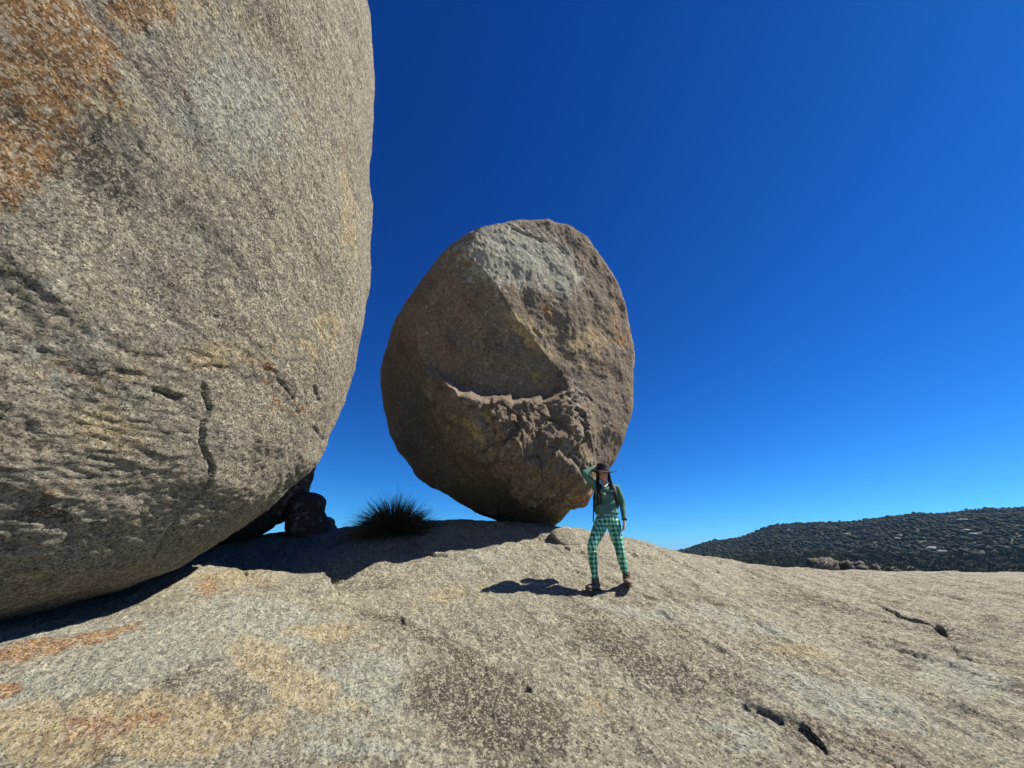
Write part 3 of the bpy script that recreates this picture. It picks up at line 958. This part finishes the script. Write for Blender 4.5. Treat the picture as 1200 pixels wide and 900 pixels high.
tussock('grass_tussock', gc, .69, 4600, 4, 'big dark spiky grass tussock against the sky between the two boulders')
for px, py, r_, n_, sd, lb in [(393, 686, .22, 150, 6, 'small dark grass tuft in the crevice of the slab, in the shadow'),
                               (409, 671, .20, 120, 9, 'smaller shaded grass tuft just above the crevice tuft')]:
    p = hit(px, py)
    p[2] = float(ground_z([p[0]], [p[1]])[0]) - .02
    tussock('grass_tuft', p, r_, n_, sd, lb)

# ------------------------------------------------------------------ the hiker
YP = 5.72
def pp(px, py, dy=0.0):
    return at(px, py, YP + dy)

def ellip(c, r, R_=None, n=10):
    u = np.linspace(0, math.pi, n + 1)[1:-1]; v = np.arange(2 * n) / (2 * n) * 2 * math.pi
    U_, V_ = np.meshgrid(u, v, indexing='ij')
    P = np.stack([np.sin(U_) * np.cos(V_), np.sin(U_) * np.sin(V_), np.cos(U_)], -1).reshape(-1, 3)
    P = np.vstack([P, [[0, 0, 1], [0, 0, -1]]]) * r
    if R_ is not None: P = P @ np.asarray(R_).T
    m = 2 * n; F = []
    for i in range(n - 2):
        for j in range(m):
            F.append((i * m + j, (i + 1) * m + j, (i + 1) * m + (j + 1) % m)); F.append((i * m + j, (i + 1) * m + (j + 1) % m, i * m + (j + 1) % m))
    t = len(P) - 2
    for j in range(m):
        F.append((t, j, (j + 1) % m)); F.append((t + 1, (n - 2) * m + (j + 1) % m, (n - 2) * m + j))
    return P + c, np.array(F)

class Clay:
    """soft lumps laid along bones, then fused into one skin"""
    def __init__(self): self.V, self.F, self.b = [], [], 0
    def add(self, c, r, R_=None, n=10):
        r = np.array([r] * 3 if np.isscalar(r) else r, float)
        v, f = ellip(np.asarray(c, float), r, R_, n)
        self.V.append(v); self.F.append(f + self.b); self.b += len(v)
        return self
    def limb(self, stations, n=10, step=.35):
        """stations: (point, radius or (rx, ry, rz))"""
        for (p, r), (q, s) in zip(stations[:-1], stations[1:]):
            p, q = np.asarray(p, float), np.asarray(q, float)
            r = np.array([r] * 3 if np.isscalar(r) else r, float); s = np.array([s] * 3 if np.isscalar(s) else s, float)
            k = max(2, int(np.linalg.norm(q - p) / (min(r.min(), s.min()) * step)))
            for i in range(k + 1):
                t = i / k
                self.add(p + (q - p) * t, r + (s - r) * t, None, n)
        return self
    def build(self, name, m, parent, voxel=.006, smooth=5, origin=None):
        me = mesh_np(name + '_raw', np.vstack(self.V), tris=np.vstack(self.F))
        o = D.objects.new('raw', me); C.objects.link(o)
        md = o.modifiers.new('r', 'REMESH'); md.mode = 'VOXEL'; md.voxel_size = voxel
        sm = o.modifiers.new('s', 'SMOOTH'); sm.factor = .5; sm.iterations = smooth
        dg = bpy.context.evaluated_depsgraph_get()
        out = D.meshes.new_from_object(o.evaluated_get(dg))
        D.objects.remove(o)
        co = np.empty(len(out.vertices) * 3); out.vertices.foreach_get('co', co)
        co = co.reshape(-1, 3) - (origin if origin is not None else 0)
        out.vertices.foreach_set('co', co.ravel())
        out.polygons.foreach_set('use_smooth', np.ones(len(out.polygons), dtype=bool))
        out.update(); out.name = name
        return link(name, out, m, parent)

# joints, from the photograph
hip_c, waist, chest = pp(711, 606), pp(710.5, 595), pp(709.5, 579, .01)
neck0, neck1 = pp(708.3, 566.5, .01), pp(707.2, 560.5, -.01)
head = pp(706.6, 554, -.02)
shR, shL = pp(698.3, 569, .02), pp(721.8, 570, .03)
elR, wrR = pp(684.6, 552.5, -.10), pp(696.0, 545.8, -.03)
elL, wrL = pp(729.3, 587.5, .05), pp(731.2, 606.5, -.06)
hpR, hpL = pp(704.3, 609.5), pp(718.3, 609.5)
knR, knL = pp(693.6, 640, -.10), pp(726.3, 643.5, -.05)
anR, anL = pp(697.3, 675.5, .0), pp(734.6, 679.5, .0)

def ground_at(p):
    return float(ground_z([p[0]], [p[1]])[0])
drop = ((ground_at(anR) + .085 - anR[2]) + (ground_at(anL) + .085 - anL[2])) / 2
feet = (anR + anL) / 2
feet[2] = (ground_at(anR) + ground_at(anL)) / 2
lift = np.array([0, 0, drop])
print('hiker: lifted by', drop, 'ankles over ground', anR[2] + drop - ground_at(anR), anL[2] + drop - ground_at(anL))
anR[2] = ground_at(anR) + .085 - drop
anL[2] = ground_at(anL) + .085 - drop
root = D.objects.new('person', None)
C.objects.link(root)
root.location = feet
OR = feet - lift
tag(root, 'hiker in dark hat, green top and checked leggings, one hand on the hat', 'person')
nb = NB('skin'); M_skin = nb.out(nb.mix(nb.step(nb.noise(nb.pos(), 40, 3), .3, .7), (0.42, 0.235, 0.16), (0.50, 0.29, 0.20)), .55, None, .35)
def cloth(name, a, b, scale=160):
    nb = NB(name)
    P = nb.pos()
    c = nb.mix(nb.step(nb.noise(P, 14, 4, .6), .35, .65), a, b)
    return nb.out(c, .9, nb.bump(nb.noise(P, scale, 3), .002), .1)
M_top = cloth('green_knit', (0.065, 0.145, 0.115), (0.095, 0.195, 0.155))
M_hair = simple('dark_hair', (0.018, 0.012, 0.009), rough=.5, scale=90, bump=.004)
M_hat = simple('dark_felt', (0.022, 0.017, 0.014), rough=.85, scale=40)
M_strap = simple('black_webbing', (0.02, 0.02, 0.022), rough=.7, scale=50)
M_pack = simple('grey_pack_cloth', (0.035, 0.035, 0.04), rough=.7, scale=30)
M_boot = simple('brown_leather', (0.105, 0.075, 0.055), rough=.6, scale=25)
M_sole = simple('rubber_sole', (0.035, 0.028, 0.022), rough=.8, scale=25)
M_white = simple('white_cotton', (0.62, 0.60, 0.56), rough=.8)
nb = NB('checked_leggings')
tcn = nb.n('ShaderNodeTexCoord')
xyz = nb.n('ShaderNodeSeparateXYZ'); nb.l(tcn.outputs['Object'], xyz.inputs[0])
xs = nb.math('ADD', xyz.outputs[0], nb.math('MULTIPLY', xyz.outputs[1], .45))
xs = nb.math('ADD', xs, nb.math('MULTIPLY', nb.noise(tcn.outputs['Object'], 7, 2), .05))
cxy = nb.n('ShaderNodeCombineXYZ'); nb.l(nb.math('ADD', xs, xyz.outputs[2]), cxy.inputs[0]); nb.l(nb.math('SUBTRACT', xs, nb.math('MULTIPLY', xyz.outputs[2], .8)), cxy.inputs[2]); cxy.inputs[1].default_value = .021
ck = nb.n('ShaderNodeTexChecker'); nb.l(cxy.outputs[0], ck.inputs['Vector']); ck.inputs['Scale'].default_value = 19
M_leg = nb.out(nb.mix(ck.outputs['Fac'], (0.004, 0.13, 0.075), (0.22, 0.54, 0.38)), .5, None, .35)

Fwd = np.array([0, -1, 0.]); Up = np.array([0, 0, 1.]); Rt = np.array([1., 0, 0])
def rotz(a):
    return np.array([[math.cos(a), -math.sin(a), 0], [math.sin(a), math.cos(a), 0], [0, 0, 1]])

def add_hand(cl, wrist, dirv, palm_n, size=1.0, curl=.5, thumb_side=1):
    """palm plus four unequal fingers and a thumb, all rooted in the palm"""
    d = dirv / np.linalg.norm(dirv); nrm = palm_n - (palm_n @ d) * d; nrm /= np.linalg.norm(nrm); s = np.cross(d, nrm) * thumb_side
    Rm = np.stack([s, nrm, d], 1)
    cl.add(wrist + d * .045 * size, (.038 * size, .015 * size, .05 * size), Rm)
    cl.limb([(wrist, .024 * size), (wrist + d * .03 * size, .022 * size)])
    for k, (off, L) in enumerate(((.028, .066), (.010, .076), (-.009, .070), (-.027, .054))):
        p = wrist + d * .085 * size + s * off * size
        a = 0
        dd = d + s * off * 2.2
        st = [(p - d * .02, .0095)]
        for q in range(3):
            a += curl * (.5 + .25 * q + .06 * k)
            v = dd * math.cos(a) + nrm * math.sin(a)
            p = p + v / np.linalg.norm(v) * L * size * (.44, .32, .24)[q]
            st.append((p, .0085 - .0007 * q))
        cl.limb(st, 6, .8)
    p = wrist + d * .03 * size + s * .03 * size
    cl.limb([(p, .013), (p + (s * .8 + d * .7 + nrm * .3) * .03, .011), (p + (s * .9 + d * 1.5 + nrm * .7) * .036, .009)], 6, .8)

# body: one continuous skin
b = Clay()
b.limb([(hip_c, (.145, .10, .09)), (waist, (.115, .082, .08)), (chest, (.135, .10, .11)), ((chest + neck0) / 2 + Up * .02, (.14, .085, .07))])
b.limb([(shR, .052), (neck0 - Up * .02, .05), (shL, .052)])
b.limb([(neck0 - Up * .01, .052), (neck1, .048), (head + np.array([0, .02, -.05]), .05)])
b.limb([(shR, .050), (elR, .036), (wrR, .024)])
b.limb([(shL, .050), (elL, .036), (wrL, .024)])
b.limb([(hpR, .088), ((hpR + knR) / 2, .072), (knR, .050), ((knR * .65 + anR * .35) + np.array([0, .02, 0]), .050), (anR, .033)])
b.limb([(hpL, .088), ((hpL + knL) / 2, .072), (knL, .050), ((knL * .65 + anL * .35) + np.array([0, .02, 0]), .050), (anL, .033)])
for an, yaw in ((anR, -.75), (anL, -.20)):
    f = rotz(yaw) @ Fwd
    b.limb([(an + Up * -.02 - f * .02, .034), (an + f * .08 - Up * .040, (.032, .032, .022)), (an + f * .13 - Up * .046, (.026, .026, .016))])
# head: turned slightly to her right, chin, jaw, cheeks, nose, brow, ears
hy = rotz(-.12)
def hp(x, y, z):                      # x her left, y towards the viewer, z up, from the middle of the head
    return head + hy @ np.array([x, -y, z])
b.add(hp(0, -.01, .035), (.073, .092, .085), hy)
b.add(hp(0, .022, -.015), (.062, .070, .085), hy)
b.add(hp(0, .050, -.078), (.030, .030, .024), hy)
b.add(hp(-.033, .045, -.018), (.026, .030, .026), hy).add(hp(.033, .045, -.018), (.026, .030, .026), hy)
b.limb([(hp(0, .088, .018), .010), (hp(0, .106, -.016), .0135)], 8)
b.add(hp(-.011, .094, -.019), .009).add(hp(.011, .094, -.019), .009)
b.limb([(hp(-.045, .078, .030), .012), (hp(0, .090, .034), .012), (hp(.045, .078, .030), .012)], 8)
b.add(hp(-.074, -.005, -.005), (.010, .020, .032), hy).add(hp(.074, -.005, -.005), (.010, .020, .032), hy)
add_hand(b, wrR, (pp(699.5, 541.8, .05) - wrR), np.array([.35, .3, -.9]), .95, .35, -1)
add_hand(b, wrL, (pp(732.0, 616, -.10) - wrL), np.array([-1, .2, 0]), 1.0, .45, 1)
body = b.build('body', M_skin, root, .0048, 3, OR)

# green long-sleeved top
t = Clay()
t.limb([(pp(711, 599), (.172, .122, .035)), (waist, (.160, .112, .08)), (chest + Up * -.02, (.152, .118, .10)), (chest + Up * .06, (.155, .108, .08)), ((chest + neck0) / 2 + Up * .035, (.135, .082, .05))])
for s_ in (-1, 1):
    t.add(chest + np.array([s_ * .062, -.085, -.005]), (.062, .05, .060))
t.limb([(shR, .058), (neck0 - Up * .030, .062), (shL, .058)])
t.limb([(shR, .060), ((shR + elR) / 2, .056), (elR, .049), ((elR + wrR) / 2, .041), (wrR * .93 + elR * .07, .032)])
t.limb([(shL, .060), ((shL + elL) / 2, .056), (elL, .047), ((elL + wrL) / 2, .040), (wrL * .90 + elL * .10, .033)])
rs = np.random.RandomState(2)
for q in range(9):                    # folds across the waist and in the elbows
    y0 = -.10 + .022 * q
    a_ = waist + np.array([-.12, -.085, y0 - .02]); c_ = waist + np.array([.11, -.085, y0 + rs.uniform(-.03, .05)])
    t.limb([(a_, .010), ((a_ + c_) / 2 + np.array([0, -.020, .004]), .012), (c_, .009)], 6, .9)
for q in range(3):
    e_ = elR * (1 - .12 * q) + shR * .12 * q
    t.add(e_, (.053, .053, .012), None, 8)
top = t.build('top', M_top, root, .006, 3, OR)
t2 = Clay(); t2.limb([(pp(703.8, 563.6, -.045), .007), (pp(708.5, 568.0, -.105), .010), (pp(713.3, 563.2, -.045), .008)], 6, .8)
t2.build('collar', M_white, root, .005, 2, OR)

# checked leggings
g = Clay()
g.limb([(waist - Up * .045, (.135, .100, .03)), (hip_c, (.158, .118, .09)), (hip_c - Up * .04, (.160, .118, .07))])
for hp_, kn, an in ((hpR, knR, anR), (hpL, knL, anL)):
    g.limb([(hp_ - Up * .01, .099), (hp_ * .6 + kn * .4, .090), (kn + Up * .03, .063), (kn, .059), (kn * .65 + an * .35 + np.array([0, .022, 0]), .060), (kn * .3 + an * .7, .046), (an + Up * .03, .040)])
for q in range(5):
    for kn in (knR, knL):
        g.add(kn + np.array([0, .0, -.04 + .022 * q]), (.064, .062, .006), None, 8)
g.build('leggings', M_leg, root, .0055, 3, OR)

# boots
for an, yaw in ((anR, -.75), (anL, -.20)):
    f = rotz(yaw) @ Fwd
    Rm = np.stack([np.cross(f, Up), f, Up], 1)
    bt = Clay()
    bt.limb([(an + Up * .075, (.050, .050, .02)), (an - Up * .01, .052), (an - Up * .025 - f * .02, .050)])
    for q in range(9):
        u = q / 8
        bt.add(an + f * (-.02 + .19 * u) - Up * (.030 + .012 * u), np.array([.046 + .006 * math.sin(u * 3), .05, .048 - .014 * u]), Rm)
    for q in range(5):
        bt.limb([(an + f * (.045 + .022 * q) - Up * (-.045 + .026 * q) + Rm[:, 0] * .028, .006), (an + f * (.052 + .022 * q) - Up * (-.045 + .026 * q) - Rm[:, 0] * .028, .006)], 6, .9)
    bo = bt.build('boot', M_boot, root, .005, 2, OR)
    sl_ = Clay()
    for q in range(10):
        u = q / 9
        sl_.add(an + f * (-.045 + .225 * u) - Up * .074, np.array([.047 + .008 * math.sin(u * 3.0), .05, .014]), Rm, 8)
    sl_.build('sole', M_sole, bo, .005, 1, OR)

# hair: long, falling over her right shoulder and down her back
h_ = Clay()
h_.add(hp(0, -.03, .035), (.086, .088, .088), hy)
rs = np.random.RandomState(14)
for q in range(44):
    s_ = -1 if q < 28 else 1
    x0 = s_ * rs.uniform(.060, .085)
    y0 = rs.uniform(-.06, .022)
    L = rs.uniform(.24, .36) if s_ < 0 else rs.uniform(.12, .20)
    p0, p1 = hp(x0, y0, .03), hp(x0 * 1.15, y0, -.08)
    p2 = p1 + np.array([s_ * .018 + rs.normal() * .014, -.075 * (s_ < 0) + rs.normal() * .012, -L * .5]); p3 = p2 + np.array([rs.normal() * .02, -.035 * (s_ < 0), -L * .5])
    h_.limb([(p0, .013), (p1, .014), (p2, .012), (p3, .005)], 5, 1.0)
h_.build('hair', M_hair, root, .006, 1, OR)

# wide-brimmed hat, tipped a little
hat_c = hp(0, .0, .058)
hat = D.meshes.new('hat')
tilt = np.asarray(Matrix.Rotation(R(4), 3, 'Y') @ Matrix.Rotation(R(8), 3, 'X'))
prof = [(.000, .118), (.030, .117), (.062, .112), (.080, .098), (.088, .060), (.093, .020), (.098, .004), (.140, -.006), (.186, -.008), (.192, -.004), (.192, -.012), (.180, -.016), (.125, -.011), (.092, -.004), (.086, .02), (.080, .06), (.0, .09)]
V, F = [], []
m = 56
for (r_, z_) in prof:
    for j in range(m):
        a = j / m * 2 * math.pi
        q = r_ * (1 + .03 * math.cos(2 * a))
        zz = z_ + (0.014 * (r_ / .166) ** 3 * math.cos(2 * a) if r_ > .1 else 0) - (.014 * math.exp(-(math.sin(a) * r_ / .03) ** 2) if z_ > .1 and r_ < .07 else 0)
        V.append(hat_c + tilt @ np.array([q * math.cos(a), q * math.sin(a) * .98, zz]))
for i in range(len(prof) - 1):
    for j in range(m):
        F.append((i * m + j, i * m + (j + 1) % m, (i + 1) * m + (j + 1) % m, (i + 1) * m + j)[::-1])
hat_o = link('hat', mesh_np('hat', np.array(V) - OR, np.array(F)), M_hat, root)
bd = Clay()
for j in range(40):
    a = j / 40 * 2 * math.pi
    bd.add(hat_c + tilt @ np.array([.0935 * 1.0 * math.cos(a), .092 * math.sin(a), .017]), (.009, .009, .012), None, 6)
bd.build('hat_band', M_strap, hat_o, .005, 1, OR)

# face: eyes and a smiling mouth
M_eye = simple('eye_white', (0.6, 0.57, 0.53), rough=.2, bump=0, var=.02)
M_iris = simple('iris', (0.04, 0.025, 0.015), rough=.2, bump=0)
M_lip = simple('lips', (0.36, 0.10, 0.085), rough=.4, bump=0)
for s_ in (-1, 1):
    v, f = ellip(hp(s_ * .031, .076, .008), np.array([.0125, .012, .008]), hy, 8)
    e = link('eye', mesh_np('eye', v - OR, tris=f), M_eye, root)
    v, f = ellip(hp(s_ * .031, .087, .008), np.array([.0055, .003, .0055]), hy, 8)
    link('iris', mesh_np('iris', v - OR, tris=f), M_iris, e)
lp = Clay(); lp.limb([(hp(-.026, .072, -.040), .0045), (hp(-.012, .084, -.047), .0065), (hp(.012, .084, -.047), .0065), (hp(.026, .072, -.040), .0045)], 6, .8)
lp.build('lips', M_lip, root, .003, 1, OR)

# backpack with shoulder, chest and hanging straps
def ribbon(name, pts, wd, th_, m, parent, across):
    pts = [np.asarray(p, float) for p in pts]
    q = []
    for i in range(len(pts) - 1):
        p0 = pts[max(i - 1, 0)]; p1 = pts[i]; p2 = pts[i + 1]; p3 = pts[min(i + 2, len(pts) - 1)]
        for k in range(6):
            t = k / 6
            q.append(.5 * ((2 * p1) + (p2 - p0) * t + (2 * p0 - 5 * p1 + 4 * p2 - p3) * t * t + (3 * p1 - p0 - 3 * p2 + p3) * t ** 3))
    q.append(pts[-1])
    V, F = [], []
    for i, p in enumerate(q):
        d = q[min(i + 1, len(q) - 1)] - q[max(i - 1, 0)]; d /= np.linalg.norm(d)
        a = np.asarray(across, float); a = a - (a @ d) * d; a /= np.linalg.norm(a)
        n_ = np.cross(d, a)
        for sa, sn in ((-1, -1), (1, -1), (1, 1), (-1, 1)):
            V.append(p + a * wd / 2 * sa + n_ * th_ / 2 * sn)
    for i in range(len(q) - 1):
        for k in range(4):
            F.append((4 * i + k, 4 * i + (k + 1) % 4, 4 * i + 4 + (k + 1) % 4, 4 * i + 4 + k))
    F.append((0, 3, 2, 1)); e_ = 4 * (len(q) - 1); F.append((e_, e_ + 1, e_ + 2, e_ + 3))
    return link(name, mesh_np(name, np.array(V) - OR, np.array(F), smooth=False), m, parent)
pk = Clay()
pk.limb([(chest + np.array([0, .20, -.16]), (.150, .085, .10)), (chest + np.array([0, .20, .0]), (.150, .085, .10)), (chest + np.array([0, .19, .10]), (.125, .075, .07))])
pack = pk.build('backpack', M_pack, root, .01, 4, OR)
for s_, sh in ((-1, shR), (1, shL)):
    x = s_ * .098
    ribbon('shoulder_strap', [chest + np.array([x * .9, .12, .15]), chest + np.array([x * .95, .03, .178]), chest + np.array([x * 1.0, -.06, .150]), chest + np.array([x * 1.05, -.125, .075]), chest + np.array([x * 1.15, -.132, -.03]),
           chest + np.array([x * 1.42, -.06, -.13]), chest + np.array([x * 1.5, .08, -.17])], .052, .012, M_strap, root, Rt)
ribbon('chest_strap', [chest + np.array([-.10, -.135, .048]), chest + np.array([0, -.150, .040]), chest + np.array([.10, -.135, .048])], .022, .006, M_strap, root, Up)
ribbon('hanging_strap', [pp(697.0, 573, .02), pp(695.5, 585, .0), pp(695.3, 600, -.02), pp(694.8, 609, -.02)], .017, .004, M_strap, root, Rt)
wt = Clay()
for j in range(22):
    a = j / 22 * 2 * math.pi
    wt.add(wrL + Up * .004 + np.array([.031 * math.cos(a), .031 * math.sin(a), 0]), (.007, .007, .011), None, 5)
wt.add(wrL + np.array([.018, -.030, .004]), (.016, .010, .016), None, 6)
wt.build('watch', M_strap, root, .004, 1, OR)

# ------------------------------------------------------------------ air between here and the hill
hv, hf = [], [(0, 1, 2, 3), (7, 6, 5, 4), (0, 4, 5, 1), (1, 5, 6, 2), (2, 6, 7, 3), (3, 7, 4, 0)]
for z_ in (-140, 130):
    hv += [(-9500, -9500, z_), (-9500, 9500, z_), (9500, 9500, z_), (9500, -9500, z_)]
hm = D.materials.new('thin_haze'); hm.use_nodes = True
hm.node_tree.nodes.clear()
pv = hm.node_tree.nodes.new('ShaderNodeVolumePrincipled'); pv.inputs['Color'].default_value = (0.30, 0.62, 1.0, 1); pv.inputs['Density'].default_value = 0.000085
ho = hm.node_tree.nodes.new('ShaderNodeOutputMaterial'); hm.node_tree.links.new(pv.outputs[0], ho.inputs['Volume'])
tag(link('haze', mesh_np('haze', np.array(hv, float), np.array(hf), smooth=False), hm), kind='stuff')
